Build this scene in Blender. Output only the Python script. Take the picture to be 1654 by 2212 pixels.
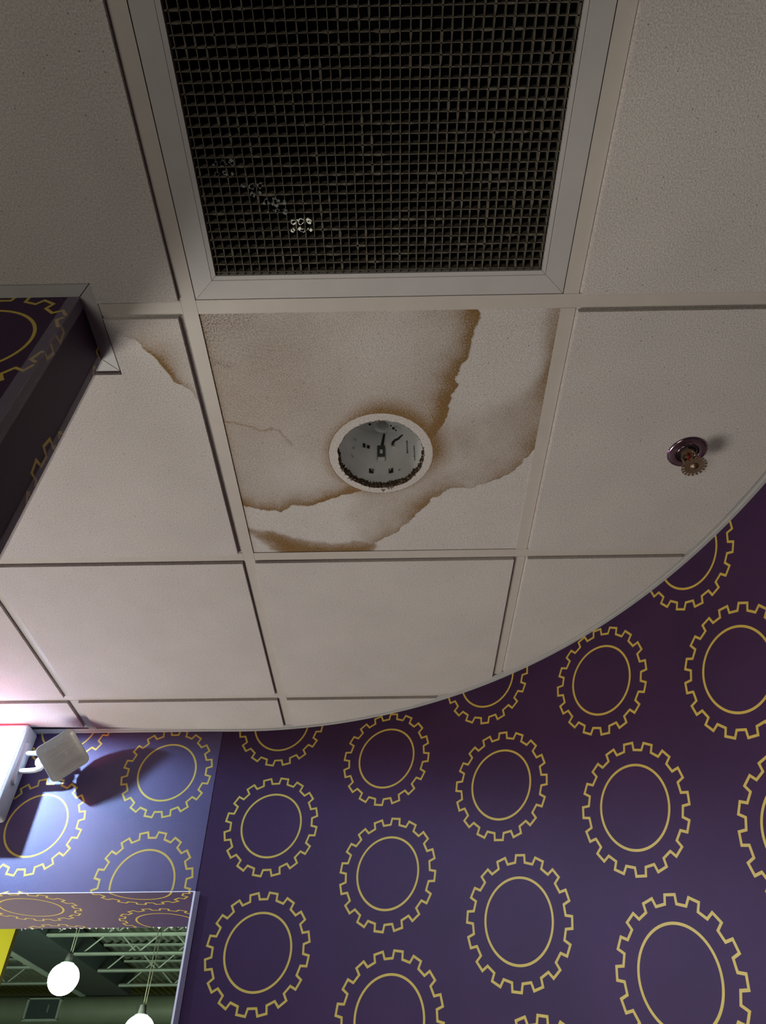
import bpy, math, random
import numpy as np
from mathutils import Vector, Matrix
random.seed(7); RNG = np.random.default_rng(7)
for o in list(bpy.data.objects): bpy.data.objects.remove(o)
SC = bpy.context.scene; COL = SC.collection
PI = math.pi
# ------------------------------------------------------------------ camera, world, lights, exposure
CAM = (0.31334829, -0.5362043, -1.00054943)
CR = ((0.99986298, 0.01547367, -0.00588148), (-0.01506983, 0.70381411, -0.71022433), (-0.00685031, 0.71021564, 0.70395086))
cd = bpy.data.cameras.new('camera'); cam = bpy.data.objects.new('camera', cd); COL.objects.link(cam)
cd.sensor_fit = 'VERTICAL'; cd.sensor_height = 24; cd.sensor_width = 24; cd.lens = 1462.3764 / 2212 * 24
cd.clip_start = 0.02; cd.clip_end = 100
cam.matrix_world = Matrix(((CR[0][0], -CR[1][0], -CR[2][0], CAM[0]), (CR[0][1], -CR[1][1], -CR[2][1], CAM[1]),
                           (CR[0][2], -CR[1][2], -CR[2][2], CAM[2]), (0, 0, 0, 1)))
SC.camera = cam
SC.view_settings.view_transform = 'Standard'; SC.view_settings.look = 'None'
SC.view_settings.exposure = 0.0; SC.view_settings.gamma = 1; SC.view_settings.use_curve_mapping = False
w = bpy.data.worlds.new('world'); SC.world = w; w.use_nodes = True
w.node_tree.nodes['Background'].inputs[0].default_value = (0.95, 0.85, 0.75, 1)
w.node_tree.nodes['Background'].inputs[1].default_value = 0.02

def lamp(name, kind, loc, energy, color, aim=None, size=0.3, spot=None, blend=0.3):
    d = bpy.data.lights.new(name, kind); d.energy = energy; d.color = color
    if kind == 'AREA': d.shape = 'DISK'; d.size = size
    else: d.shadow_soft_size = size
    if spot: d.spot_size = math.radians(spot); d.spot_blend = blend
    o = bpy.data.objects.new(name, d); COL.objects.link(o); o.location = loc
    if aim: o.rotation_euler = (Vector(aim) - Vector(loc)).to_track_quat('-Z', 'Y').to_euler()
    return o
# cool downlight in the passage behind the partition: lights the sign side of the wall, throws the head shadows
lamp('passage_downlight', 'SPOT', (-1.0, 1.165, -0.012), 88, (0.41, 0.63, 1.0), (-0.70, 1.41, -0.78), 0.010, 130, 0.32)
# soft light coming up from the lit room on the left of the passage
lamp('passage_glow', 'AREA', (-1.45, 1.10, -2.05), 37, (1.0, 0.95, 0.88), (0.1, 0.9, 0.0), 1.0)
# light bounced from the room in front
lamp('room_glow', 'AREA', (-0.9, -1.3, -2.1), 11.5, (1.0, 0.95, 0.84), (0.1, -0.4, 0.0), 1.0)
# lamp in the room that washes the lower curved wall
lamp('wall_wash', 'SPOT', (0.25, 0.1, -0.10), 12, (0.64, 0.74, 1.0), (0.95, 0.80, -1.2), 0.1, 88, 1.0)
# red glow of the lit sign
lamp('sign_red_glow', 'POINT', (-0.955, 1.27, -0.045), 4.0, (1.0, 0.03, 0.10), None, 0.02)
# far room
lamp('far_glow', 'AREA', (-2.5, 5.0, -1.5), 14, (1.0, 0.80, 0.66), (-1.2, 2.0, -0.5), 1.5)
lamp('yellow_wall_light', 'AREA', (-3.2, 3.2, -0.9), 48, (0.95, 1.0, 0.9), (-3.0, 5.0, 0.4), 0.6)  # added fill to brighten the yellow side wall, no fixture stands there
lamp('far_up_light', 'AREA', (-4, 11, -1.5), 620, (0.75, 0.95, 0.72), (-5, 17, 2.7), 3)

# ------------------------------------------------------------------ materials
def lin(r, g, b):
    f = lambda c: (c / 255 / 12.92) if c / 255 <= 0.04045 else ((c / 255 + 0.055) / 1.055) ** 2.4
    return (f(r), f(g), f(b), 1)
def mat(name, color, rough=0.6, metal=0, noise=0, nscale=40, bump=0, bscale=400, emit=None, estr=0, alpha=None, trans=0, spec=0.5, coat=0):
    m = bpy.data.materials.new(name); m.use_nodes = True; nt = m.node_tree; b = nt.nodes['Principled BSDF']
    b.inputs['Base Color'].default_value = color; b.inputs['Roughness'].default_value = rough
    b.inputs['Metallic'].default_value = metal; b.inputs['Transmission Weight'].default_value = trans
    b.inputs['Specular IOR Level'].default_value = spec; b.inputs['Coat Weight'].default_value = coat
    if emit: b.inputs['Emission Color'].default_value = emit; b.inputs['Emission Strength'].default_value = estr
    if alpha is not None: b.inputs['Alpha'].default_value = alpha
    tc = nt.nodes.new('ShaderNodeTexCoord')
    if noise:
        n = nt.nodes.new('ShaderNodeTexNoise'); n.inputs['Scale'].default_value = nscale; n.inputs['Detail'].default_value = 5
        nt.links.new(tc.outputs['Object'], n.inputs['Vector'])
        r = nt.nodes.new('ShaderNodeMapRange'); r.inputs['From Min'].default_value = 0.3; r.inputs['From Max'].default_value = 0.7
        r.inputs['To Min'].default_value = 1 - noise; r.inputs['To Max'].default_value = 1 + noise
        nt.links.new(n.outputs['Fac'], r.inputs['Value'])
        v = nt.nodes.new('ShaderNodeVectorMath'); v.operation = 'SCALE'; v.inputs[0].default_value = color[:3]
        nt.links.new(r.outputs[0], v.inputs['Scale']); nt.links.new(v.outputs[0], b.inputs['Base Color'])
    if bump:
        n = nt.nodes.new('ShaderNodeTexNoise'); n.inputs['Scale'].default_value = bscale; n.inputs['Detail'].default_value = 3
        nt.links.new(tc.outputs['Object'], n.inputs['Vector'])
        p = nt.nodes.new('ShaderNodeBump'); p.inputs['Strength'].default_value = bump; p.inputs['Distance'].default_value = 0.001
        nt.links.new(n.outputs['Fac'], p.inputs['Height']); nt.links.new(p.outputs[0], b.inputs['Normal'])
    return m

def tile_material(name, stained=False):
    m = bpy.data.materials.new(name); m.use_nodes = True; nt = m.node_tree; b = nt.nodes['Principled BSDF']
    N = nt.nodes.new; L = nt.links.new
    b.inputs['Roughness'].default_value = 0.9; b.inputs['Specular IOR Level'].default_value = 0.15
    tc = N('ShaderNodeTexCoord')
    def noise(scale, detail=2, rough=0.6):
        n = N('ShaderNodeTexNoise'); n.inputs['Scale'].default_value = scale; n.inputs['Detail'].default_value = detail
        n.inputs['Roughness'].default_value = rough; L(tc.outputs['Object'], n.inputs['Vector']); return n.outputs['Fac']
    def rng(src, a, c, lo, hi):
        r = N('ShaderNodeMapRange'); r.inputs['From Min'].default_value = a; r.inputs['From Max'].default_value = c
        r.inputs['To Min'].default_value = lo; r.inputs['To Max'].default_value = hi; L(src, r.inputs['Value']); return r.outputs[0]
    def mth(op, a, c):
        r = N('ShaderNodeMath'); r.operation = op
        for i, s in enumerate((a, c)):
            if isinstance(s, (int, float)): r.inputs[i].default_value = s
            else: L(s, r.inputs[i])
        return r.outputs[0]
    fine = noise(400, 3)
    big = noise(6, 2)
    v = N('ShaderNodeTexVoronoi'); v.inputs['Scale'].default_value = 75; v.inputs['Randomness'].default_value = 1; L(tc.outputs['Object'], v.inputs['Vector'])
    hole = rng(v.outputs['Distance'], 0.05, 0.10, 0.42, 1.0)
    v2 = N('ShaderNodeTexVoronoi'); v2.inputs['Scale'].default_value = 75; L(tc.outputs['Object'], v2.inputs['Vector'])
    sepc = N('ShaderNodeSeparateColor'); L(v2.outputs['Color'], sepc.inputs[0])
    keep = rng(sepc.outputs[0], 0.45, 0.5, 1.0, 0.0)       # only some cells carry a pinhole
    hole = mth('MAXIMUM', hole, keep)
    f = mth('MULTIPLY', rng(fine, 0.3, 0.7, 0.72, 1.20), hole)
    f = mth('MULTIPLY', f, rng(big, 0.3, 0.7, 0.96, 1.04))
    col = N('ShaderNodeVectorMath'); col.operation = 'SCALE'; col.inputs[0].default_value = (0.60, 0.56, 0.52); L(f, col.inputs['Scale'])
    out = col.outputs[0]
    if stained:
        at = N('ShaderNodeAttribute'); at.attribute_name = 'stain'
        sp = noise(420, 2); s = mth('MULTIPLY', at.outputs['Fac'], rng(sp, 0.3, 0.7, 0.75, 1.65))
        mx = N('ShaderNodeMix'); mx.data_type = 'RGBA'; mx.clamp_factor = True
        L(s, mx.inputs['Factor']); mx.inputs['A'].default_value = (1, 1, 1, 1); mx.inputs['B'].default_value = (0.38, 0.235, 0.095, 1)
        mu = N('ShaderNodeVectorMath'); mu.operation = 'MULTIPLY'; L(out, mu.inputs[0]); L(mx.outputs['Result'], mu.inputs[1])
        a2 = N('ShaderNodeAttribute'); a2.attribute_name = 'mould'
        spk = rng(noise(430, 3, 0.7), 0.50, 0.62, 0, 1)
        s2 = mth('MINIMUM', mth('MULTIPLY', a2.outputs['Fac'], spk), 1.0)
        m2 = N('ShaderNodeMix'); m2.data_type = 'RGBA'; L(s2, m2.inputs['Factor']); L(mu.outputs[0], m2.inputs['A'])
        m2.inputs['B'].default_value = (0.11, 0.055, 0.02, 1); out = m2.outputs['Result']
    L(out, b.inputs['Base Color'])
    p = N('ShaderNodeBump'); p.inputs['Strength'].default_value = 0.55; p.inputs['Distance'].default_value = 0.0018
    L(mth('MULTIPLY', fine, hole), p.inputs['Height']); L(p.outputs[0], b.inputs['Normal'])
    return m

M = {}
M['tile'] = tile_material('mineral_tile')
M['tile_stained'] = tile_material('stained_mineral_tile', True)
M['tile_edge'] = mat('tile_cut_edge', lin(150, 138, 122), 0.95, noise=0.3, nscale=260)
M['tee'] = mat('white_enamel_steel', lin(196, 188, 178), 0.42, noise=0.03, nscale=25)
M['mould'] = mat('wall_angle_enamel', lin(178, 176, 172), 0.45, noise=0.04, nscale=30)
M['paper_left'] = mat('purple_wall_print_left', (0.056, 0.031, 0.115, 1), 0.46, noise=0.10, nscale=7, bump=0.7, bscale=800, spec=0.8)  # paler, bluer than the other sheet: cool lamp light put into the colour
M['paper'] = mat('purple_wall_print', (0.044, 0.014, 0.056, 1), 0.50, noise=0.14, nscale=5, bump=0.6, bscale=700, spec=0.30)
M['yellow'] = mat('yellow_gear_print', (0.64, 0.47, 0.08, 1), 0.5, noise=0.05, nscale=30)
M['grille_frame'] = mat('grille_frame_enamel', lin(188, 184, 180), 0.38, noise=0.03, nscale=20)
M['dust_blade'] = mat('dusty_plastic_blade', lin(94, 87, 74), 0.95, noise=0.35, nscale=160)
M['dust'] = mat('grey_dust', lin(110, 100, 84), 1.0, noise=0.3, nscale=300)
M['black'] = mat('black_duct_liner', (0.006, 0.006, 0.006, 1), 0.95)
M['insul'] = mat('pale_insulation', lin(225, 235, 215), 0.9, noise=0.2, nscale=300)
M['can'] = mat('satin_aluminium', lin(228, 228, 226), 0.45, metal=0.2, noise=0.05, nscale=30)
M['can_dark'] = mat('dark_opening', (0.01, 0.01, 0.01, 1), 0.6)
M['strap'] = mat('black_rubber_strap', lin(32, 32, 30), 0.5)
M['bright_metal'] = mat('bright_bent_metal', lin(225, 225, 215), 0.2, metal=0.9)
M['brass'] = mat('dusty_brass', lin(150, 128, 104), 0.42, metal=0.75, noise=0.15, nscale=300)
M['chrome'] = mat('tarnished_chrome', lin(150, 128, 140), 0.2, metal=0.95)
M['bulb'] = mat('red_glass_bulb', lin(140, 22, 16), 0.1)
M['white_plastic'] = mat('white_moulded_plastic', lin(190, 192, 190), 0.38, noise=0.02, nscale=30)
M['sign_panel'] = mat('backlit_sign_panel', (1, 1, 1, 1), 0.4, emit=(0.90, 0.97, 1.0, 1), estr=0.6)
M['lens'] = mat('clear_ribbed_lens', lin(215, 218, 212), 0.12, alpha=0.34, spec=0.7)
M['reflector'] = mat('grey_reflector', lin(215, 204, 192), 0.35, metal=0.4, noise=0.12, nscale=60)
M['guard'] = mat('clear_corner_plastic', lin(190, 180, 200), 0.22, alpha=0.17, spec=0.8)
M['torn'] = mat('torn_white_paper', lin(250, 250, 245), 0.9)
M['drywall'] = mat('bare_drywall', lin(240, 238, 235), 0.9, noise=0.03)
M['deck'] = mat('painted_steel_deck', lin(92, 98, 88), 0.6, noise=0.15, nscale=3)
M['joist'] = mat('grey_painted_joist', lin(118, 126, 116), 0.6, noise=0.1, nscale=4)
M['duct_dark'] = mat('dark_painted_duct', lin(34, 42, 44), 0.6, noise=0.1, nscale=2)
M['duct_round'] = mat('grey_green_duct', lin(88, 94, 78), 0.55, noise=0.1, nscale=2)
M['yellow_wall'] = mat('yellow_painted_wall', lin(214, 206, 30), 0.6, noise=0.04, nscale=3)
M['dark_wall'] = mat('dark_upper_wall', lin(30, 34, 34), 0.8)
M['glow'] = mat('lamp_globe', (1, 1, 1, 1), 0.3, emit=(0.86, 1.0, 0.96, 1), estr=14)
M['wire'] = mat('pendant_wire', lin(110, 115, 90), 0.6)
M['floor'] = mat('dark_floor', lin(90, 78, 70), 0.8, noise=0.2, nscale=6)

# ------------------------------------------------------------------ helpers
def mesh_obj(name, V, F, m, parent=None, smooth=False, **props):
    me = bpy.data.meshes.new(name); me.from_pydata([tuple(map(float, v)) for v in V], [], F); me.materials.append(M[m] if isinstance(m, str) else m)
    if smooth: me.polygons.foreach_set('use_smooth', [True] * len(me.polygons))
    me.update()
    o = bpy.data.objects.new(name, me); COL.objects.link(o)
    if parent: o.parent = parent
    for k, v in props.items(): o[k] = v
    return o
def empty(name, loc=(0, 0, 0), **props):
    o = bpy.data.objects.new(name, None); COL.objects.link(o); o.location = loc; o.empty_display_size = 0.05
    for k, v in props.items(): o[k] = v
    return o
class MB:
    def __init__(s): s.V = []; s.F = []
    def add(s, V, F):
        n = len(s.V); s.V += [tuple(v) for v in V]; s.F += [tuple(i + n for i in f) for f in F]; return s
    def box(s, x0, x1, y0, y1, z0, z1):
        V = [(x, y, z) for z in (z0, z1) for y in (y0, y1) for x in (x0, x1)]
        return s.add(V, [(0, 2, 3, 1), (4, 5, 7, 6), (0, 1, 5, 4), (2, 6, 7, 3), (0, 4, 6, 2), (1, 3, 7, 5)])
    def tube(s, pts, r, n=10, cap=True):
        pts = [Vector(p) for p in pts]; rr = r if isinstance(r, (list, tuple)) else [r] * len(pts); rings = []
        up = None
        for i, p in enumerate(pts):
            t = (pts[min(i + 1, len(pts) - 1)] - pts[max(i - 1, 0)]).normalized()
            if up is None: up = Vector((0, 0, 1)) if abs(t.z) < 0.9 else Vector((0, 1, 0))
            a = t.cross(up).normalized(); b = a.cross(t); up = b
            rings.append([p + (a * math.cos(2 * PI * k / n) + b * math.sin(2 * PI * k / n)) * rr[i] for k in range(n)])
        V = [v for r_ in rings for v in r_]; F = []
        for i in range(len(pts) - 1):
            for k in range(n): F.append((i * n + k, i * n + (k + 1) % n, (i + 1) * n + (k + 1) % n, (i + 1) * n + k))
        if cap: F += [tuple(range(n)), tuple(reversed(range((len(pts) - 1) * n, len(pts) * n)))]
        return s.add(V, F)
    def lathe(s, prof, c=(0, 0, 0), n=48, close=False):
        V = []; F = []; m = len(prof)
        for k in range(n):
            a = 2 * PI * k / n
            for (r, z) in prof: V.append((c[0] + r * math.cos(a), c[1] + r * math.sin(a), c[2] + z))
        for k in range(n):
            for j in range(m if close else m - 1):
                j2 = (j + 1) % m; k2 = (k + 1) % n
                F.append((k * m + j, k2 * m + j, k2 * m + j2, k * m + j2))
        return s.add(V, F)
    def prism(s, poly, z0, z1):
        n = len(poly); V = [(x, y, z0) for x, y in poly] + [(x, y, z1) for x, y in poly]
        F = [tuple(range(n)), tuple(reversed(range(n, 2 * n)))] + [(i, n + i, n + (i + 1) % n, (i + 1) % n) for i in range(n)]
        return s.add(V, F)
    def obj(s, name, m, parent=None, smooth=False, **p): return mesh_obj(name, s.V, s.F, m, parent, smooth, **p)
def bevel(o, wdt, seg=2):
    b = o.modifiers.new('bevel', 'BEVEL'); b.width = wdt; b.segments = seg; b.limit_method = 'ANGLE'; b.angle_limit = math.radians(35); return o
def rrect(w_, h_, r, n=6):
    P = []
    for cx, cy, a0 in ((w_ / 2 - r, h_ / 2 - r, 0), (-w_ / 2 + r, h_ / 2 - r, 90), (-w_ / 2 + r, -h_ / 2 + r, 180), (w_ / 2 - r, -h_ / 2 + r, 270)):
        for k in range(n + 1):
            a = math.radians(a0 + 90 * k / n); P.append((cx + r * math.cos(a), cy + r * math.sin(a)))
    return P

# wall footprint: straight to x=-0.232, then a long curve towards the camera side
C0 = (-0.232, 0.103); CO = (0.05283261, -0.12773625, 0.0909743, 1.321)
def foot(th):
    r = CO[3] + CO[2] * th + CO[1] * th ** 2 + CO[0] * th ** 3
    return (C0[0] + r * math.sin(th), C0[1] + r * math.cos(th))
NT = 360; TH = [1.85 * i / NT for i in range(NT + 1)]; FP = [foot(t) for t in TH]
SS = [0.0]
for i in range(NT): SS.append(SS[-1] + math.dist(FP[i], FP[i + 1]))
def wall_uv(u, off=0.0):
    """point and inward normal on the footprint at arc length u (u<0 = straight part)"""
    if u <= 0: return (C0[0] + u, 1.424 - off), (0, -1)
    import bisect
    i = min(max(bisect.bisect_right(SS, u) - 1, 0), NT - 1); f = (u - SS[i]) / (SS[i + 1] - SS[i])
    x = FP[i][0] + f * (FP[i + 1][0] - FP[i][0]); y = FP[i][1] + f * (FP[i + 1][1] - FP[i][1])
    def nrm(k):
        k = min(max(k, 1), NT - 1); dx = FP[k + 1][0] - FP[k - 1][0]; dy = FP[k + 1][1] - FP[k - 1][1]; l = math.hypot(dx, dy); return (dy / l, -dx / l)
    a, b = nrm(i), nrm(i + 1); nx = a[0] + f * (b[0] - a[0]); ny = a[1] + f * (b[1] - a[1])
    nx, ny = (-abs(nx) if x > 0 else nx), ny
    if nx * (0 - x) + ny * (0 - y) < 0: nx, ny = -nx, -ny
    return (x + nx * off, y + ny * off), (nx, ny)
UMAX = SS[-1]
def upath(u0, u1, step=0.012):
    n = max(1, int(math.ceil((u1 - u0) / step))); return [u0 + (u1 - u0) * i / n for i in range(n + 1)]
def sweep(us, prof, closed=True):
    """prof: (distance from wall inward, z)"""
    V = []; F = []; m = len(prof)
    for u in us:
        for d, z in prof:
            (x, y), _ = wall_uv(u, d); V.append((x, y, z))
    for i in range(len(us) - 1):
        for j in range(m if closed else m - 1):
            j2 = (j + 1) % m; F.append((i * m + j, (i + 1) * m + j, (i + 1) * m + j2, i * m + j2))
    if closed: F += [tuple(range(m)), tuple(reversed(range((len(us) - 1) * m, len(us) * m)))]
    return V, F
def foot_poly(off):
    P = [(-3.0, 1.424 - off)] + [wall_uv(u, off)[0] for u in upath(-0.232, UMAX, 0.02)]
    P += [(P[-1][0] + 0.02, -2.0), (-3.0, -2.0)]
    return P
def clip(poly, cl):
    """Sutherland-Hodgman, cl convex"""
    ar = sum(cl[i][0] * cl[(i + 1) % len(cl)][1] - cl[(i + 1) % len(cl)][0] * cl[i][1] for i in range(len(cl)))
    sg = 1 if ar > 0 else -1; out = poly
    for i in range(len(cl)):
        a, b = cl[i], cl[(i + 1) % len(cl)]; inp = out; out = []
        if not inp: return []
        f = lambda p: sg * ((b[0] - a[0]) * (p[1] - a[1]) - (b[1] - a[1]) * (p[0] - a[0]))
        for j in range(len(inp)):
            p, q = inp[j], inp[(j + 1) % len(inp)]; fp, fq = f(p), f(q)
            if fp >= 0: out.append(p)
            if (fp >= 0) != (fq >= 0):
                t = fp / (fp - fq); out.append((p[0] + t * (q[0] - p[0]), p[1] + t * (q[1] - p[1])))
    res = []
    for p in out:
        if not res or math.dist(p, res[-1]) > 1e-5: res.append(p)
    if len(res) > 1 and math.dist(res[0], res[-1]) < 1e-5: res.pop()
    return res
def area(P): return abs(sum(P[i][0] * P[(i + 1) % len(P)][1] - P[(i + 1) % len(P)][0] * P[i][1] for i in range(len(P)))) / 2 if len(P) > 2 else 0

# ------------------------------------------------------------------ setting: walls
ZB = -2.2                                   # how far down the walls are built
WIN_Z = -0.453; WIN_X = -0.207; BACK = 1.768
wall = empty('wall_back', (0, 1.424, ZB), kind='structure')
wall.location = (0, 0, 0)
# left sheet over the header: front, underside and back
UL0, UL1 = -1.6, 0.0
b = MB(); x0 = C0[0] + UL0; x1 = C0[0]
b.box(x0, WIN_X, 1.4248, BACK, WIN_Z, 0.10)
b.obj('header', 'paper_left', wall)
us = upath(WIN_X - C0[0], UMAX); V, F = sweep(us, [(0, ZB), (0, 0.10), (-0.12, 0.10), (-0.12, ZB)])
mesh_obj('curved_wall', V, F, 'paper', wall, True).modifiers.new('e', 'EDGE_SPLIT').split_angle = 0.7
MB().box(WIN_X + 0.001, WIN_X + 0.02, 1.428, BACK, ZB, WIN_Z).obj('jamb_return', 'drywall', wall)
# bare corner line down the jamb and thin edge of the sheet above the opening
MB().box(WIN_X - 0.0042, WIN_X + 0.0005, 1.4215, 1.432, ZB, WIN_Z).obj('corner_bead', 'drywall', wall)
MB().box(x0, WIN_X, 1.4228, 1.4238, WIN_Z - 0.0008, WIN_Z + 0.0008).obj('sheet_edge', 'torn', wall)
# torn paper along the far lower edge of the header
b = MB()
x = x0
while x < WIN_X - 0.01:
    if random.random() < 0.5 + 0.45 * math.sin(x * 31) * math.sin(x * 13 + 1):
        l = random.uniform(0.002, 0.012); h = random.choice((0.0008, 0.0015, 0.002, 0.0045)) * random.uniform(.5, 1.2)
        z = WIN_Z - random.uniform(0, 0.001)
        b.add([(x, BACK - 0.004, z), (x + l, BACK - 0.003, z), (x + l * random.uniform(.2, .9), BACK + 0.004, z - h), (x + l * .5, BACK + 0.006, z - h * .4)], [(0, 1, 2), (0, 2, 3), (1, 3, 2), (0, 3, 1)])
    x += random.uniform(0.004, 0.02)
b.obj('torn_paper_edge', 'torn', wall, kind='stuff')

# partition stub wall on the left, wrapped in the same print
PX, PY0, PY1 = -0.169, -0.022, 0.092
part = MB().box(-2.4, PX, PY0, PY1, ZB, 0.10).obj('wall_left', 'paper', kind='structure')

# gear outlines
def gear_outline():
    P = []
    for k in range(16):
        a = 11.25 + 22.5 * k
        for r, d in ((0.1165, -6.2), (0.1318, -4.8), (0.1318, 4.8), (0.1165, 6.2)):
            t = math.radians(a + d); P.append((r * math.cos(t), r * math.sin(t)))
    return P
def stroke(P, wd, sub):
    n = len(P); inn = []; out = []
    for i in range(n):
        p0, p1, p2 = P[i - 1], P[i], P[(i + 1) % n]
        d1 = Vector((p1[0] - p0[0], p1[1] - p0[1])).normalized(); d2 = Vector((p2[0] - p1[0], p2[1] - p1[1])).normalized()
        n1 = Vector((d1.y, -d1.x)); n2 = Vector((d2.y, -d2.x)); mm = (n1 + n2).normalized(); s = wd / 2 / max(mm.dot(n1), 0.35)
        out.append((p1[0] + mm.x * s, p1[1] + mm.y * s)); inn.append((p1[0] - mm.x * s, p1[1] - mm.y * s))
    quads = []
    for i in range(n):
        j = (i + 1) % n
        for k in range(sub):
            f, g = k / sub, (k + 1) / sub; L = lambda A, B, t: (A[0] + (B[0] - A[0]) * t, A[1] + (B[1] - A[1]) * t)
            quads.append((L(inn[i], inn[j], f), L(out[i], out[j], f), L(out[i], out[j], g), L(inn[i], inn[j], g)))
    return quads
OUTL = gear_outline(); RING = [(0.0845 * math.cos(2 * PI * k / 72), 0.0845 * math.sin(2 * PI * k / 72)) for k in range(72)]
def gear(cu, cv, mapf, parent, keep=None, sub=3, name='gear_print'):
    b = MB()
    for q in stroke(OUTL, 0.0052, sub) + stroke(RING, 0.0052, 1):
        uv = [(cu + x, cv + y) for x, y in q]
        cx = sum(p[0] for p in uv) / 4; cy = sum(p[1] for p in uv) / 4
        if keep and not keep(cx, cy): continue
        b.add([mapf(*p) for p in uv], [(0, 1, 2, 3)])
    if b.F: b.obj(name, 'yellow', parent)
OFF = 0.0002
def map_wall(u, v):
    (x, y), _ = wall_uv(u, OFF)
    if v < WIN_Z and x < WIN_X: return (x, 1.424 + (WIN_Z - v), WIN_Z - OFF)
    if x < WIN_X: y = 1.4248 - OFF
    return (x, y, v)
def keep_wall(u, v):
    x = wall_uv(u)[0][0]
    if v > 0.03: return False
    if x < WIN_X + 0.001 and v < WIN_Z - 0.343: return False
    return True
for k in range(0, 6):
    for j in range(-4, 2):
        cv = (-0.288 if k % 2 == 0 else -0.137) + 0.3025 * j
        if -1.4 < cv < 0.14: gear(0.208 + 0.3365 * k, cv, map_wall, wall, keep_wall)
for k, cu in enumerate((-0.121, -0.4575, -0.794, -1.13)):
    for j in range(-3, 2):
        cv = (-0.130 if k % 2 == 0 else -0.278) + 0.3025 * j
        if -0.95 < cv < 0.14: gear(cu, cv, map_wall, wall, keep_wall, 6)
def map_part(u, v):                         # u = 0 at the corner, negative on the front face
    if u <= 0: return (PX + u, PY0 - OFF, v)
    if u <= PY1 - PY0: return (PX + OFF, PY0 + u, v)
    return (PX - (u - (PY1 - PY0)), PY1 + OFF, v)
for k, (cu, cv) in enumerate(((-0.116, -0.126), (-0.4525, 0.025), (-0.4525, -0.277), (0.2205, 0.025), (0.2205, -0.277), (-0.116, -0.428), (0.2205, -0.58), (-0.116, -0.731), (-0.4525, -0.58))):
    gear(cu, cv, map_part, part, lambda u, v: v < 0.03, 6)

# clear corner guards (thin L-shaped plastic)
g = MB(); g.box(PX - 0.017, PX + 0.0022, PY0 - 0.0022, PY0 - 0.001, ZB, -0.004); g.box(PX + 0.001, PX + 0.0022, PY0 - 0.001, PY0 + 0.017, ZB, -0.004)
g.obj('corner_guard', 'guard', label='clear plastic corner guard on the near edge of the purple stub wall', category='corner guard')
g = MB(); g.box(PX + 0.001, PX + 0.0022, PY1 - 0.014, PY1 + 0.001, ZB, -0.004); g.box(PX - 0.015, PX + 0.0022, PY1 + 0.001, PY1 + 0.0022, ZB, -0.004)
g.obj('corner_guard', 'guard', label='clear plastic corner guard on the far edge of the purple stub wall', category='corner guard')
g = MB(); g.box(WIN_X + 0.0008, WIN_X + 0.0135, 1.4195, 1.4207, ZB, WIN_Z - 0.001); g.box(WIN_X + 0.0008, WIN_X + 0.002, 1.4207, 1.4225, ZB, WIN_Z - 0.001)
g.obj('corner_guard', 'guard', label='clear plastic corner guard beside the opening in the gear wall', category='corner guard')

# ------------------------------------------------------------------ ceiling
P = 0.6096; HW = 0.012
ceil = empty('ceiling', kind='structure')
MB().box(-3.0, 2.0, -2.2, 1.42, 0.42, 0.44).obj('plenum_deck', 'black', ceil)  # unseen black slab added to keep stray light out of the tile gaps
FACE_CL = foot_poly(0.0235); BACK_CL = foot_poly(0.003)
def tile(ix, iy, gaps=(0.0018, 0.0018, 0.0018, 0.0018), drop=0.0075, notch=None, poly=None, back=None, label=None, m='tile'):
    gl, gr, gn, gf = gaps
    X0, X1, Y0, Y1 = ix * P + HW, (ix + 1) * P - HW, iy * P + HW, (iy + 1) * P - HW
    face = poly or [(X0 + gl, Y0 + gn), (X1 - gr, Y0 + gn), (X1 - gr, Y1 - gf), (X0 + gl, Y1 - gf)]
    bk = back or [(X0 - 0.006, Y0 - 0.006), (X1 + 0.006, Y0 - 0.006), (X1 + 0.006, Y1 + 0.006), (X0 - 0.006, Y1 + 0.006)]
    if not poly: face = clip(face, FACE_CL)
    if not back: bk = clip(bk, BACK_CL)
    if area(face) < 0.0004: return None
    b = MB(); b.prism(face, -drop, 0.0022); b.prism(bk, 0.0020, 0.016)
    o = b.obj('ceiling_tile', m, ceil)
    if label: o['label'] = label
    return o
NX = PX + 0.0265; NY0 = PY0 - 0.0255; NY1 = PY1 + 0.0265
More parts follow.
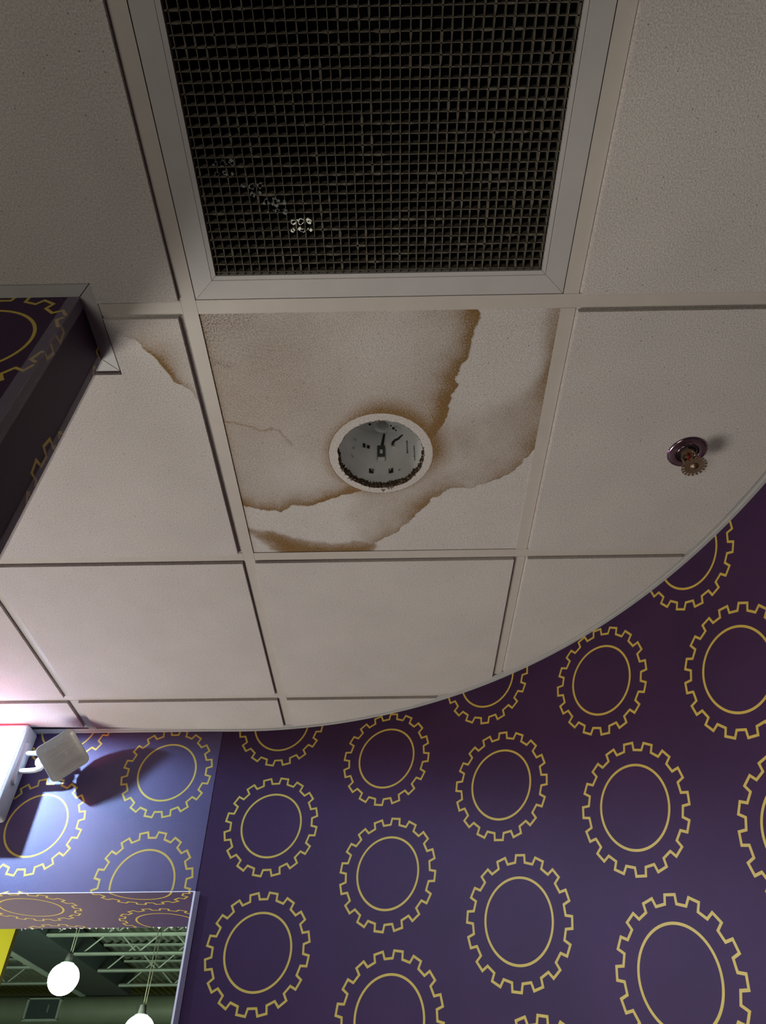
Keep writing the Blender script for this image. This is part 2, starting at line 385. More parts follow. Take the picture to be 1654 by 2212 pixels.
for ix in range(-3, 2):
    for iy in range(-2, 3):
        if (ix, iy) in ((0, -1), (0, 0)): continue
        if iy in (-1, 0) and ix <= -1:
            X0, X1 = ix * P + HW + 0.0018, (ix + 1) * P - HW - 0.0018
            if iy == -1:
                Y0, Y1 = -P + HW + 0.0018, -HW - 0.0018
                if ix == -1: f = [(X0, Y0), (X1, Y0), (X1, Y1), (NX, Y1), (NX, NY0), (X0, NY0)]
                else: f = [(X0, Y0), (X1, Y0), (X1, NY0), (X0, NY0)]
            else:
                Y0, Y1 = HW + 0.0022, P - HW - 0.0018
                if ix == -1: X1 -= 0.0065; f = [(X1, Y0), (X1, Y1), (X0, Y1), (X0, NY1), (NX, NY1), (NX, Y0)]
                else: f = [(X0, NY1), (X1, NY1), (X1, Y1), (X0, Y1)]
            e = 0.007
            if iy == -1: bk = [(X0 - e, Y0 - e), (X1 + e, Y0 - e), (X1 + e, PY0 - 0.003), (X0 - e, PY0 - 0.003)] if ix < -1 else [(X0 - e, Y0 - e), (X1 + e, Y0 - e), (X1 + e, -0.007), (PX + 0.003, -0.007), (PX + 0.003, PY0 - 0.003), (X0 - e, PY0 - 0.003)]
            else:
                bk = [(X0 - e, PY1 + 0.003), (X1 + e, PY1 + 0.003), (X1 + e, Y1 + e), (X0 - e, Y1 + e)] if ix < -1 else [(X1 + 2 * e, 0.007), (X1 + 2 * e, Y1 + e), (X0 - e, Y1 + e), (X0 - e, PY1 + 0.003), (PX + 0.003, PY1 + 0.003), (PX + 0.003, 0.007)]
            if ix == -1 and iy == 0: continue          # lightly stained tile, built below
            tile(ix, iy, poly=f, back=bk)
        else:
            g = {(1, -1): (0.004, .002, .002, .002), (1, 0): (0.004, .002, .004, .002), (0, 1): (.002, .002, .003, .002), (1, 1): (0.005, .002, .002, .002),
                 (-1, 1): (.002, .004, .004, .002), (-1, 2): (.006, .002, .002, .002)}.get((ix, iy), (0.0018,) * 4)
            if ix == 1 and iy <= -1: g = (0.004, .002, .002, .002)
            tile(ix, iy, g)

# numpy helpers for the water stains
def vnoise(x, y, scale, seed):
    r = np.random.default_rng(seed).random((256, 256)); X = x * scale + 97.3; Y = y * scale + 51.7
    i = np.floor(X).astype(int); j = np.floor(Y).astype(int); f = X - i; g_ = Y - j; f = f * f * (3 - 2 * f); g_ = g_ * g_ * (3 - 2 * g_)
    A = lambda a, c: r[a % 256, c % 256]
    return (A(i, j) * (1 - f) + A(i + 1, j) * f) * (1 - g_) + (A(i, j + 1) * (1 - f) + A(i + 1, j + 1) * f) * g_ - 0.5
def fbm(x, y, scale, seed, o=4): return sum(vnoise(x, y, scale * 2 ** k, seed + k) / 1.7 ** k for k in range(o))
def pdist(x, y, L):
    d = np.full_like(x, 9.0)
    for (ax, ay), (bx, by) in zip(L[:-1], L[1:]):
        dx, dy = bx - ax, by - ay; t = np.clip(((x - ax) * dx + (y - ay) * dy) / (dx * dx + dy * dy + 1e-12), 0, 1)
        d = np.minimum(d, np.hypot(x - ax - t * dx, y - ay - t * dy))
    return d
def inside(x, y, L):
    c = np.zeros(x.shape, bool)
    for (ax, ay), (bx, by) in zip(L, L[1:] + L[:1]):
        if ay == by: continue
        k = ((ay > y) != (by > y)) & (x < (bx - ax) * (y - ay) / (by - ay) + ax); c ^= k
    return c
def sgn(x, y, L):                           # positive inside the closed polygon
    d = pdist(x, y, L + L[:1]); return np.where(inside(x, y, L), d, -d)
def sstep(a, b_, v): t = np.clip((v - a) / (b_ - a), 0, 1); return t * t * (3 - 2 * t)
def stain_field(X, Y):
    HC = (0.302, 0.319)
    x = X + fbm(X, Y, 45, 3) * 0.009; y = Y + fbm(X, Y, 45, 11) * 0.009
    right = [(0.466, -0.02), (0.466, 0.043), (0.463, 0.075), (0.456, 0.103), (0.446, 0.12), (0.437, 0.144), (0.440, 0.159), (0.433, 0.179), (0.430, 0.212), (0.425, 0.237), (0.416, 0.257), (0.403, 0.272), (0.392, 0.292)]
    low = [(-0.02, 0.44), (0.012, 0.446), (0.045, 0.464), (0.076, 0.462), (0.085, 0.470), (0.101, 0.466), (0.113, 0.454), (0.159, 0.450), (0.196, 0.434), (0.222, 0.429), (0.248, 0.418), (0.263, 0.409)]
    outer = [(0.63, 0.29), (0.599, 0.309), (0.594, 0.324), (0.580, 0.343), (0.563, 0.364), (0.545, 0.378), (0.527, 0.391), (0.493, 0.403), (0.464, 0.412), (0.444, 0.411), (0.424, 0.423), (0.404, 0.438), (0.397, 0.455), (0.385, 0.469), (0.370, 0.502), (0.339, 0.532), (0.317, 0.551), (0.295, 0.563), (0.283, 0.574), (0.281, 0.62)]
    inner = [(0.592, -0.02), (0.572, 0.03), (0.568, 0.063), (0.577, 0.111), (0.566, 0.161), (0.525, 0.197), (0.478, 0.224), (0.417, 0.263), (0.390, 0.292)]
    bot = [(-0.02, 0.515), (0.020, 0.521), (0.051, 0.527), (0.087, 0.542), (0.149, 0.566), (0.203, 0.571), (0.247, 0.568), (0.283, 0.567)]
    s = np.zeros_like(x)
    # upper left field
    A = [(-0.02, -0.02)] + right + [(0.302, 0.319)] + low[::-1]
    d = sgn(x, y, A); k = sstep(-0.0008, 0.0018, d)
    dr = pdist(x, y, right); dl = pdist(x, y, low)
    blot = 0.5 + 0.9 * fbm(X, Y, 7, 40)
    pale = np.exp(-(((X - 0.285) / 0.085) ** 2 + ((Y - 0.11) / 0.075) ** 2))
    base = 0.20 + 0.22 * blot - 0.22 * pale + 0.10 * np.exp(-X / 0.10)
    base = base * (1 - 0.55 * np.exp(-(((X - 0.13) / 0.09) ** 2 + ((Y - 0.37) / 0.06) ** 2)))
    vr = 0.55 + 1.1 * fbm(X, Y, 14, 140)
    e = 0.42 * np.exp(-(dr / 0.030) ** 2.0) + 0.36 * np.clip(vr, 0.1, 1.2) * np.exp(-(dr / 0.012) ** 1.5) + 0.14 * np.exp(-dr / 0.060) + 0.25 * np.exp(-dr / 0.03) * sstep(0.05, 0.0, Y) + 0.22 * np.exp(-dr / 0.035) * sstep(0.15, 0.22, Y)
    e2 = (0.38 * np.clip(vr, 0.2, 1.2) * np.exp(-(dl / 0.010) ** 1.3) + 0.50 * np.exp(-(dl / 0.024) ** 1.6)) * sstep(-0.02, 0.03, 0.27 - X)
    s = np.maximum(s, k * np.clip(base * 0.75 + e + e2, 0, 1.0))
    # right side field
    left = [(0.302, 0.319), (0.262, 0.42), (0.235, 0.49), (0.250, 0.56), (0.281, 0.62)]
    Bp = inner + left + outer[::-1][1:] + [(0.63, -0.02)]
    do = pdist(x, y, outer); di = pdist(x, y, inner); dl2 = pdist(x, y, left); ins = inside(x, y, Bp)
    fi = sstep(-0.028, 0.028, np.where(ins, di, -di)); fl = sstep(-0.030, 0.030, np.where(ins, dl2, -dl2))
    ho = sstep(-0.0006, 0.0016, do)
    mk = np.where(ins, np.minimum(fi, fl) * ho, np.where(np.minimum(di, dl2) < do, np.where(di < dl2, fi, fl), 0))
    tb = sstep(0.10, 0.24, Y + 0.02 * fbm(X, Y, 20, 77)); topright = tb + (1 - tb) * sstep(0.560, 0.594, X + 0.008 * np.sin(Y * 40))
    band = np.clip(0.30 + 0.30 * fbm(X, Y, 9, 60) + 0.34 * np.exp(-(do / 0.026) ** 1.5) * (0.7 + 0.9 * fbm(X, Y, 16, 64)) + 0.12 * np.exp(-do / 0.008) + 0.42 * np.exp(-(0.600 - X) / 0.026) * sstep(0.42, 0.05, Y), 0, 1)
    s = np.maximum(s, band * mk * topright)
    # bottom left band
    Cp = bot + [(0.281, 0.62), (0.085, 0.62), (0.064, 0.594), (0.041, 0.565), (0.018, 0.537), (-0.02, 0.53)]
    dc = sgn(x, y, Cp); s = np.maximum(s, sstep(-0.008, 0.006, dc) * np.clip(0.55 + 0.4 * sstep(0, 0.03, dc) + 0.2 * fbm(X, Y, 20, 70), 0, 1))
    R_ = np.hypot(X - HC[0], Y - HC[1])
    # halo outside the ring
    ang = np.arctan2(Y - HC[1], X - HC[0])
    hal = 0.72 + 0.30 * np.cos(ang + 1.0) + 0.22 * np.cos(2 * (ang - 2.4)) + 0.25 * fbm(X, Y, 12, 99); hw = 0.022 + 0.016 * sstep(-0.2, 1.0, np.cos(ang + 0.7))
    s = np.maximum(s, np.clip(hal, 0.40, 1) * np.exp(-(np.clip(R_ - 0.1005, 0, 1) / hw) ** 1.35) * 0.92)
    # faint line and left edge
    th = pdist(x, y, [(0.0, 0.228), (0.015, 0.232), (0.058, 0.244), (0.09, 0.251), (0.112, 0.257), (0.124, 0.269), (0.132, 0.287)])
    s = s + 0.28 * np.exp(-(th / 0.0022) ** 2)
    s = s + 0.38 * np.exp(-np.clip(X - 0.012, 0, 1) / 0.004)
    s = np.where(R_ < 0.1005 + 0.0006 * vnoise(X, Y, 300, 5), 0.03, s)
    s = s + 0.35 * np.exp(-((R_ - 0.1012) / 0.0006) ** 2)
    mo = 1.15 * np.exp(-np.clip(X - 0.012, 0, 1) / 0.012) * sstep(0.17, 0.02, Y) + 0.7 * np.exp(-(((X - 0.05) / 0.06) ** 2 + ((Y - 0.02) / 0.03) ** 2))
    mo += 0.30 * np.exp(-(((X - 0.10) / 0.12) ** 2 + ((Y - 0.10) / 0.11) ** 2)) + 0.9 * np.exp(-pdist(X, Y, [(0.014, 0.10), (0.045, 0.113)]) / 0.004)
    mo = np.where(R_ < 0.1, 0, mo)
    return np.clip(s, 0, 1.15), np.clip(mo, 0, 1)
def attrs(o, **kw):
    for n, a in kw.items(): o.data.attributes.new(n, 'FLOAT', 'POINT').data.foreach_set('value', np.asarray(a, dtype=np.float32))
# the stained tile with its sawn hole
HCX, HCY = 0.302, 0.319
NA, NR = 900, 210; TX0, TX1, TY0, TY1 = 0.0085, 0.6010, 0.0085, 0.6010
ta = np.linspace(0, 2 * PI, NA, endpoint=False); ca, sa = np.cos(ta), np.sin(ta)
rad_h = 0.0838 + 0.0015 * np.clip(fbm(ta * 0.05, ta * 0 + 1, 120, 90, 4) * 2, -1, 1) + 0.0035 * sa * (sa > 0)
rad_o = np.minimum(np.where(ca > 0, (TX1 - HCX) / np.maximum(ca, 1e-9), (TX0 - HCX) / np.minimum(ca, -1e-9)), np.where(sa > 0, (TY1 - HCY) / np.maximum(sa, 1e-9), (TY0 - HCY) / np.minimum(sa, -1e-9)))
tt = (np.linspace(0, 1, NR) ** 1.15)[:, None]
RR = rad_h[None, :] * (1 - tt) + rad_o[None, :] * tt
GX = HCX + RR * ca; GY = HCY + RR * sa; GZ = np.full_like(GX, 0.0022)
V = np.stack([GX.ravel(), GY.ravel(), GZ.ravel()], 1)
idx = np.arange(NR * NA).reshape(NR, NA); nx_ = np.roll(idx, -1, 1)
F = np.stack([idx[:-1].ravel(), idx[1:].ravel(), nx_[1:].ravel(), nx_[:-1].ravel()], 1)[:, ::-1]
stile = mesh_obj('ceiling_tile', V, F.tolist(), 'tile_stained', ceil, label='ceiling tile with brown water stains and a round sawn hole')
st, mo = stain_field(GX.ravel(), GY.ravel()); attrs(stile, stain=st, mould=mo)
# torn edge of the hole
b = MB(); zs = [0.0020, 0.006, 0.011, 0.017]; n2 = 300; V = []
for j, z in enumerate(zs):
    for k in range(n2):
        a = 2 * PI * k / n2; r = np.interp(a, ta, rad_h) - (0.0 if j == 0 else random.uniform(-0.001, 0.004) * (1.3 if math.sin(a) > 0 else 0.7))
        V.append((HCX + r * math.cos(a), HCY + r * math.sin(a), z))
F = [(j * n2 + k, j * n2 + (k + 1) % n2, (j + 1) * n2 + (k + 1) % n2, (j + 1) * n2 + k) for j in range(3) for k in range(n2)]
mesh_obj('torn_hole_edge', V, F, mat('torn_brown_fibre', lin(92, 76, 60), 0.95, noise=0.5, nscale=300), stile, label='torn brown fibres round the sawn hole')
b = MB()
for k in range(130):
    a = random.uniform(0, 2 * PI) if random.random() < 0.4 else random.uniform(0.15 * PI, 0.9 * PI)
    r = 0.0835 + 0.0030 * max(0, math.sin(a)); p = Vector((HCX + r * math.cos(a), HCY + r * math.sin(a), random.uniform(0.001, 0.010)))
    q = [p + Vector((random.gauss(0, .0022), random.gauss(0, .0022), random.gauss(0, .002))) for _ in range(3)] + [p + Vector((math.cos(a), math.sin(a), 0)) * 0.003]
    b.add(q, [(0, 1, 2), (0, 1, 3), (1, 2, 3), (0, 2, 3)])
b.add([(HCX - 0.002, 0.409, 0.002), (HCX + 0.008, 0.409, 0.002), (HCX + 0.003, 0.4165, 0.0008), (HCX + 0.003, 0.409, 0.006)], [(0, 1, 2), (0, 1, 3), (1, 2, 3), (0, 2, 3)])
b.obj('fibre_scraps', mat('brown_fibre_scraps', lin(112, 92, 72), 0.95, noise=0.4, nscale=200), stile, kind='stuff')
# lightly stained cut tile beside the stub wall
X0 = -P + HW + 0.002; X1 = -HW - 0.0085; Y0 = HW + 0.0035; Y1 = P - HW - 0.002; DR = 0.0075
b = MB(); N1, N2 = 330, 330; V = []; F = []
gx = np.linspace(X0, X1, N1); gy = np.linspace(Y0, Y1, N2); GX, GY = np.meshgrid(gx, gy)
keepv = ~((GX < NX) & (GY < NY1))
id_ = -np.ones(GX.shape, int); id_[keepv] = np.arange(keepv.sum())
V = np.stack([GX[keepv], GY[keepv], np.full(keepv.sum(), -DR)], 1).tolist()
F = []
for j in range(N2 - 1):
    r0, r1 = id_[j], id_[j + 1]
    ok = (r0[:-1] >= 0) & (r0[1:] >= 0) & (r1[:-1] >= 0) & (r1[1:] >= 0)
    for i in np.nonzero(ok)[0]: F.append((int(r0[i]), int(r1[i]), int(r1[i + 1]), int(r0[i + 1])))
xs, ys = GX[keepv], GY[keepv]
nv = len(V); fp = [(X1, Y0), (X1, Y1), (X0, Y1), (X0, NY1), (NX, NY1), (NX, Y0)]
V += [(x, y, -DR) for x, y in fp] + [(x, y, 0.0022) for x, y in fp]
F += [(nv + i, nv + (i + 1) % 6, nv + 6 + (i + 1) % 6, nv + 6 + i) for i in range(6)]
bkp = [(-0.007, 0.007), (-0.007, P - 0.007), (-P + 0.007, P - 0.007), (-P + 0.007, PY1 + 0.003), (PX + 0.003, PY1 + 0.003), (PX + 0.003, 0.007)]
n0 = len(V); V += [(x, y, 0.0022) for x, y in bkp] + [(x, y, 0.016) for x, y in bkp]
F += [tuple(range(n0, n0 + 6)), tuple(range(n0 + 6, n0 + 12))] + [(n0 + i, n0 + (i + 1) % 6, n0 + 6 + (i + 1) % 6, n0 + 6 + i) for i in range(6)]
o = mesh_obj('ceiling_tile', V, F, 'tile_stained', ceil, label='ceiling tile cut round the stub wall, with a small brown stain')
L1 = [(-0.140, 0.035), (-0.116, 0.044), (-0.106, 0.053), (-0.093, 0.057), (-0.087, 0.073), (-0.075, 0.091), (-0.066, 0.113), (-0.053, 0.134), (-0.035, 0.152), (-0.018, 0.178)]
wx = xs + fbm(xs, ys, 60, 21) * 0.006; wy = ys + fbm(xs, ys, 60, 31) * 0.006
poly = L1 + [(0.01, 0.2), (0.01, 0.0), (-0.14, 0.0)]
d = sgn(wx, wy, poly); dl = pdist(wx, wy, L1)
s = sstep(-0.001, 0.002, d) * (0.26 * np.exp(-(((xs + 0.055) / 0.035) ** 2 + ((ys - 0.085) / 0.05) ** 2)) + 0.55 * np.exp(-dl / 0.010) * np.exp(-(((xs + 0.062) / 0.035) ** 2)) + 0.35 * np.exp(-dl / 0.022) * np.exp(-(((xs + 0.065) / 0.04) ** 2)) + 0.2 * np.exp(-dl / 0.004))
attrs(o, stain=np.concatenate([s, np.zeros(len(V) - len(s))]), mould=np.zeros(len(V)))

# T-bar grid
def xwall(y, off):                          # x of the wall at given y (curved part)
    best = None
    for u in np.linspace(0, UMAX, 900):
        (x, yy), _ = wall_uv(u, off)
        if best is None or abs(yy - y) < best[0]: best = (abs(yy - y), x)
    return best[1]
def ywall(x, off):
    best = None
    if x < C0[0]: return 1.424 - off
    for u in np.linspace(0, UMAX, 900):
        (xx, yy), _ = wall_uv(u, off)
        if best is None or abs(xx - x) < best[0]: best = (abs(xx - x), yy)
    return best[1]
def tee_x(x, y0, y1, dz=0.0):               # runs along Y
    b = MB().box(x - HW, x + HW, y0, y1, dz, dz + 0.0012); b.box(x - 0.0008, x + 0.0008, y0, y1, dz + 0.001, dz + 0.032); b.box(x - 0.003, x + 0.003, y0, y1, dz + 0.026, dz + 0.032)
    return b.obj('grid_tee', 'tee', ceil)
def tee_y(y, x0, x1, dz=0.0):
    b = MB().box(x0, x1, y - HW, y + HW, dz, dz + 0.0012); b.box(x0, x1, y - 0.0008, y + 0.0008, dz + 0.001, dz + 0.032); b.box(x0, x1, y - 0.003, y + 0.003, dz + 0.026, dz + 0.032)
    return b.obj('grid_tee', 'tee', ceil)
MO = 0.0215
tee_x(0, -2.0, 1.424 - 0.012)                                         # main runner
for k in (-2, -1, 0, 1): tee_y(k * P, HW + 0.0004, xwall(k * P, MO) + 0.012, 0.0002)
tee_y(2 * P, HW + 0.0004, xwall(2 * P, MO) + 0.02, 0.0002)
for k in (-2, -1, 1): tee_y(k * P, -2.4, -HW - 0.0004, 0.0002)
tee_y(2 * P - 0.001, -2.4, -HW - 0.0004, 0.0002)
tee_y(0, PX + 0.022, -HW - 0.0004, 0.0002)
for k in (-2, -1, 0): tee_x(P, k * P + HW + 0.0005, (k + 1) * P - HW - 0.0005, 0.0001)
tee_x(P, P + HW + 0.0005, ywall(P, MO), 0.0001)
for x in (-P, -2 * P, -3 * P):
    tee_x(x, -2.0, PY0 - 0.02, 0.0001); tee_x(x, PY1 + 0.02, P - HW - 0.0005, 0.0001); tee_x(x, P + HW + 0.0005, 2 * P - HW - 0.0015, 0.0001)
    tee_x(x + 0.004, 2 * P + HW, 1.424 - 0.012, 0.0001)
# wall angle along the far and curved wall
us = upath(-2.0, UMAX, 0.015)
V, F = sweep(us, [(0.0002, -0.004), (0.008, -0.0035), (0.009, -0.0008), (0.0215, -0.0006), (0.0215, 0.0001), (0.0012, 0.0001), (0.0012, 0.02), (0.0002, 0.02)])
mesh_obj('trim_1', V, F, 'mould', None, kind='structure')
# wall angle round the stub wall, mitred
tr = empty('trim_2', kind='structure')
def angle_piece(P4, name='wall_angle'):
    z0, z1 = -0.0016, -0.0002
    return MB().prism(P4, z0, z1).obj(name, 'mould', tr)
w_ = 0.0245
angle_piece([(-2.4, PY0 - 0.0004), (PX - 0.0006, PY0 - 0.0004), (PX + w_ - 0.001, PY0 - w_ + 0.0006), (-2.4, PY0 - w_)])
angle_piece([(PX + 0.0004, PY0 + 0.0006), (PX + w_, PY0 - w_ + 0.0012), (PX + w_, PY1 + w_ - 0.0012), (PX + 0.0004, PY1 - 0.0006)])
angle_piece([(-2.4, PY1 + 0.0004), (PX - 0.0006, PY1 + 0.0004), (PX + w_ - 0.001, PY1 + w_ - 0.0006), (-2.4, PY1 + w_)])

# ------------------------------------------------------------------ return air grille
gr = empty('return_air_grille', (0.3048, -0.3048, 0), label='white framed eggcrate return air grille, dark and dusty, in the ceiling', category='vent')
def child(o, par): o.parent = par; o.matrix_parent_inverse = par.matrix_world.inverted(); return o
def pobj(b, name, m, par, loc, smooth=False, **p):
    """part built in world coordinates under an Empty at loc"""
    b.V = [(v[0] - loc[0], v[1] - loc[1], v[2] - loc[2]) for v in b.V]; return b.obj(name, m, par, smooth, **p)
GL = tuple(gr.location)
ox0, ox1, oy0, oy1 = 0.0135, 0.5961, -0.5961, -0.0135; FW = 0.039
prof = [(0, 0.008), (0, -0.0002), (0.0310, -0.0008), (0.0316, 0.0004), (0.0324, 0.0004), (0.0330, -0.0012), (0.0388, -0.0010), (0.0390, 0.0145), (0.037, 0.0145), (0.037, 0.008)]
def frame_bar(a, b_, inx, iny):
    """bar from a to b, inward direction (inx,iny), mitred at both ends"""
    dx, dy = b_[0] - a[0], b_[1] - a[1]; l = math.hypot(dx, dy); dx /= l; dy /= l; V = []
    for e, (p, s) in enumerate(((a, 1), (b_, -1))):
        for wd, z in prof:
            k = wd + 0.0003; V.append((p[0] + inx * wd + dx * s * k, p[1] + iny * wd + dy * s * k, z))
    n = len(prof); F = [(j, (j + 1) % n, n + (j + 1) % n, n + j) for j in range(n)] + [tuple(range(n)), tuple(reversed(range(n, 2 * n)))]
    b = MB(); b.add(V, F); pobj(b, 'frame_bar', 'grille_frame', gr, GL)
frame_bar((ox0, oy1), (ox1, oy1), 0, -1); frame_bar((ox0, oy0), (ox1, oy0), 0, 1)
frame_bar((ox0, oy0), (ox0, oy1), 1, 0); frame_bar((ox1, oy0), (ox1, oy1), -1, 0)
cx0, cx1, cy0, cy1 = ox0 + FW, ox1 - FW, oy0 + FW, oy1 - FW
def blade(axis, c, a0, a1):
    n = 120; V = []; ph = random.uniform(0, 99); lump = [max(0, random.gauss(0, 1)) ** 3 for _ in range(n + 1)]; lump = [(lump[max(i - 1, 0)] + 2 * lump[i] + lump[min(i + 1, n)]) / 2.6 for i in range(n + 1)]
    for i in range(n + 1):
        t = a0 + (a1 - a0) * i / n; depth = 0.5 + 0.5 * math.sin(ph + t * 9)
        wb = 0.00052 + 0.00016 * min(lump[i], 5) * (0.5 + depth); wt = 0.0006 + 0.00010 * min(lump[i], 5); off = 0.0003 * math.sin(ph + t * 23)
        for dxx, z in ((-wb, 0.0020), (wb, 0.0020), (wt, 0.0150), (-wt, 0.0150)):
            V.append((c + off + dxx, t, z) if axis == 'y' else (t, c + off + dxx, z))
    F = [(i * 4 + j, (i + 1) * 4 + j, (i + 1) * 4 + (j + 1) % 4, i * 4 + (j + 1) % 4) for i in range(n) for j in range(4)]
    b = MB(); b.add(V, F); pobj(b, 'eggcrate_blade', 'dust_blade', gr, GL)
PIT = 0.0127
xs_ = [cx0 + 0.006 + PIT * k for k in range(40) if cx0 + 0.006 + PIT * k < cx1 - 0.001]
ys_ = [cy1 - 0.004 - PIT * k for k in range(45) if cy1 - 0.004 - PIT * k > cy0 + 0.001]
for x in xs_: blade('y', x, cy0, cy1)
for y in ys_: blade('x', y, cx0, cx1)
b = MB()
for x in xs_:
    for y in ys_:
        for sx, sy in ((1, 1), (-1, 1), (1, -1), (-1, -1)):
            pr = 0.55 if (sx < 0 and sy < 0) else 0.22
            if random.random() < pr:
                a = random.uniform(0.0012, 0.0036); z = 0.0022 + random.uniform(0, .002)
                b.add([(x, y, z), (x + sx * a, y, z), (x, y + sy * a * random.uniform(.6, 1.2), z), (x + sx * a * .45, y + sy * a * .45, z + 0.0006), (x, y, z + 0.004)], [(0, 1, 3), (0, 3, 2), (1, 3, 4), (2, 3, 4)])
pobj(b, 'dust_buildup', 'dust', gr, GL, kind='stuff')
b = MB(); b.box(cx0 - 0.002, cx1 + 0.002, cy0 - 0.002, cy1 + 0.002, 0.39, 0.40)
for bx in ((cx0 - 0.004, cx0, cy0, cy1), (cx1, cx1 + 0.004, cy0, cy1), (cx0, cx1, cy0 - 0.004, cy0), (cx0, cx1, cy1, cy1 + 0.004)): b.box(*bx, 0.0155, 0.40)
pobj(b, 'duct_boot', 'black', gr, GL)
# pale and grey bits added to stand for spots of light in the grille
def clump(x, y, s, m, label):
    b = MB(); nn = 34
    for k in range(nn):
        px = x + PIT * random.choice((-0.5, 0.5, 0.5, 0.5, 1.4)) + random.gauss(0, s * .22); py = y + PIT * random.choice((-0.5, -0.5, 0.5)) + random.gauss(0, s * .22); r = random.uniform(0.10, 0.42) * s
        V = [(px + r * random.uniform(.6, 1.2) * math.cos(a), py + r * random.uniform(.6, 1.2) * math.sin(a), 0.0010) for a in np.linspace(0, 2 * PI, 7)[:-1]]
        V += [(v[0], v[1], 0.0010 + r * 0.9) for v in V]
        b.add(V, [tuple(range(6)), tuple(range(11, 5, -1))] + [(i, 6 + i, 6 + (i + 1) % 6, (i + 1) % 6) for i in range(6)])
    b.obj('insulation_scrap', m, label=label, category='debris')
clump(0.187, -0.127, 0.0085, mat('bright_foil_scrap', lin(250, 255, 240), 0.5, emit=None), 'bright pale scrap lying on the eggcrate grille, brightest of four')
M['insul_dim'] = mat('dusty_scrap', lin(120, 124, 118), 0.9, noise=0.2, nscale=300)
clump(0.153, -0.155, 0.008, 'insul_dim', 'grey scrap on the grille, next up and left from the bright one')
clump(0.122, -0.178, 0.007, 'insul_dim', 'dull grey scrap on the grille, third in the diagonal row')
clump(0.088, -0.208, 0.008, 'insul_dim', 'grey scrap on the grille, farthest up and left in the diagonal row')

# ------------------------------------------------------------------ recessed lamp housing above the hole
hs = empty('recessed_light_housing', (HCX, HCY, 0.018), label='open grey metal downlight housing above the sawn hole in the stained tile', category='light fixture')
HL = tuple(hs.location); RC, ZT = 0.0925, 0.186
b = MB(); b.lathe([(RC, 0.019), (RC, ZT + 0.0015), (RC + 0.0015, ZT + 0.0015), (RC + 0.0015, 0.019)], (HCX, HCY, 0), 72, True)
pobj(b, 'side_wall', 'can', hs, HL, True).modifiers.new('e', 'EDGE_SPLIT').split_angle = 0.7
SX, SY, SR = 0.303, 0.391, 0.0165
n = 48; V = []; 
b = MB(); b.lathe([(0.0, ZT + 0.03), (RC, ZT + 0.03), (RC, ZT + 0.028), (0, ZT + 0.028)], (HCX, HCY, 0), 48)
# top plate with the round socket opening cut out (two concentric radial grids)
V = []; F = []
for k in range(72):
    a = 2 * PI * k / 72; c_, s_ = math.cos(a), math.sin(a); dx, dy = SX - HCX, SY - HCY
    bb = dx * c_ + dy * s_; t = -bb + math.sqrt(max(0, bb * bb - (dx * dx + dy * dy - RC * RC)))
    t = max(t, 0.0001); r0 = min(SR, t)
    V += [(SX + r0 * c_, SY + r0 * s_, ZT), (SX + t * c_, SY + t * s_, ZT)]
for k in range(72): j = (k + 1) % 72; F.append((2 * k, 2 * k + 1, 2 * j + 1, 2 * j))
b2 = MB(); b2.add(V, F); pobj(b2, 'top_plate', 'can', hs, HL)
pobj(b, 'back_cover', 'can_dark', hs, HL)
b = MB(); b.lathe([(SR + 0.0022, ZT - 0.001), (SR + 0.0022, ZT - 0.0025), (SR - 0.0002, ZT - 0.003), (SR - 0.0012, ZT + 0.004), (SR - 0.003, ZT + 0.005), (SR - 0.0022, ZT + 0.009), (SR - 0.004, ZT + 0.0105), (SR - 0.0034, ZT + 0.014), (SR - 0.005, ZT + 0.0155), (SR - 0.005, ZT + 0.022), (0.0001, ZT + 0.022)], (SX, SY, 0), 40)
pobj(b, 'lamp_socket', 'can', hs, HL, True)
def cyl(ang, z, r=RC - 0.0008): a = math.radians(ang); return (HCX + r * math.sin(a), HCY + r * math.cos(a), z)
def wallpatch(a0, a1, z0, z1, th=0.001, r=RC - 0.0006, n=4, wa=None):
    """slab on the inside of the can; wa narrows the top"""
    V = []
    for i in range(n + 1):
        for z in (z0, z1):
            A0, A1 = (a0, a1) if (z == z0 or wa is None) else wa
            a = A0 + (A1 - A0) * i / n; V.append(cyl(a, z, r)); V.append(cyl(a, z, r - th))
    F = []
    for i in range(n): o_ = i * 4; p_ = o_ + 4; F += [(o_ + 1, p_ + 1, p_ + 3, o_ + 3), (o_, o_ + 1, p_ + 1, p_), (o_ + 2, o_ + 3, p_ + 3, p_ + 2)]
    F += [(0, 1, 3, 2), (n * 4, n * 4 + 1, n * 4 + 3, n * 4 + 2)]
    return V, F
b = MB(); b.add(*wallpatch(-1.2, 2.8, 0.139, 0.181, 0.0015, wa=(2.6, 5.4))); pobj(b, 'rubber_strap', 'strap', hs, HL)
b = MB(); b.add(*wallpatch(-5.6, 5.0, 0.093, 0.139, 0.003)); con = pobj(b, 'connector', mat('dark_green_connector', lin(58, 64, 58), 0.4), hs, HL)
b = MB(); b.add(*wallpatch(-5.2, 4.6, 0.091, 0.099, 0.0045)); b.add(*wallpatch(-2.2, 1.6, 0.112, 0.124, 0.004)); o = pobj(b, 'clip', 'can', hs, HL); 
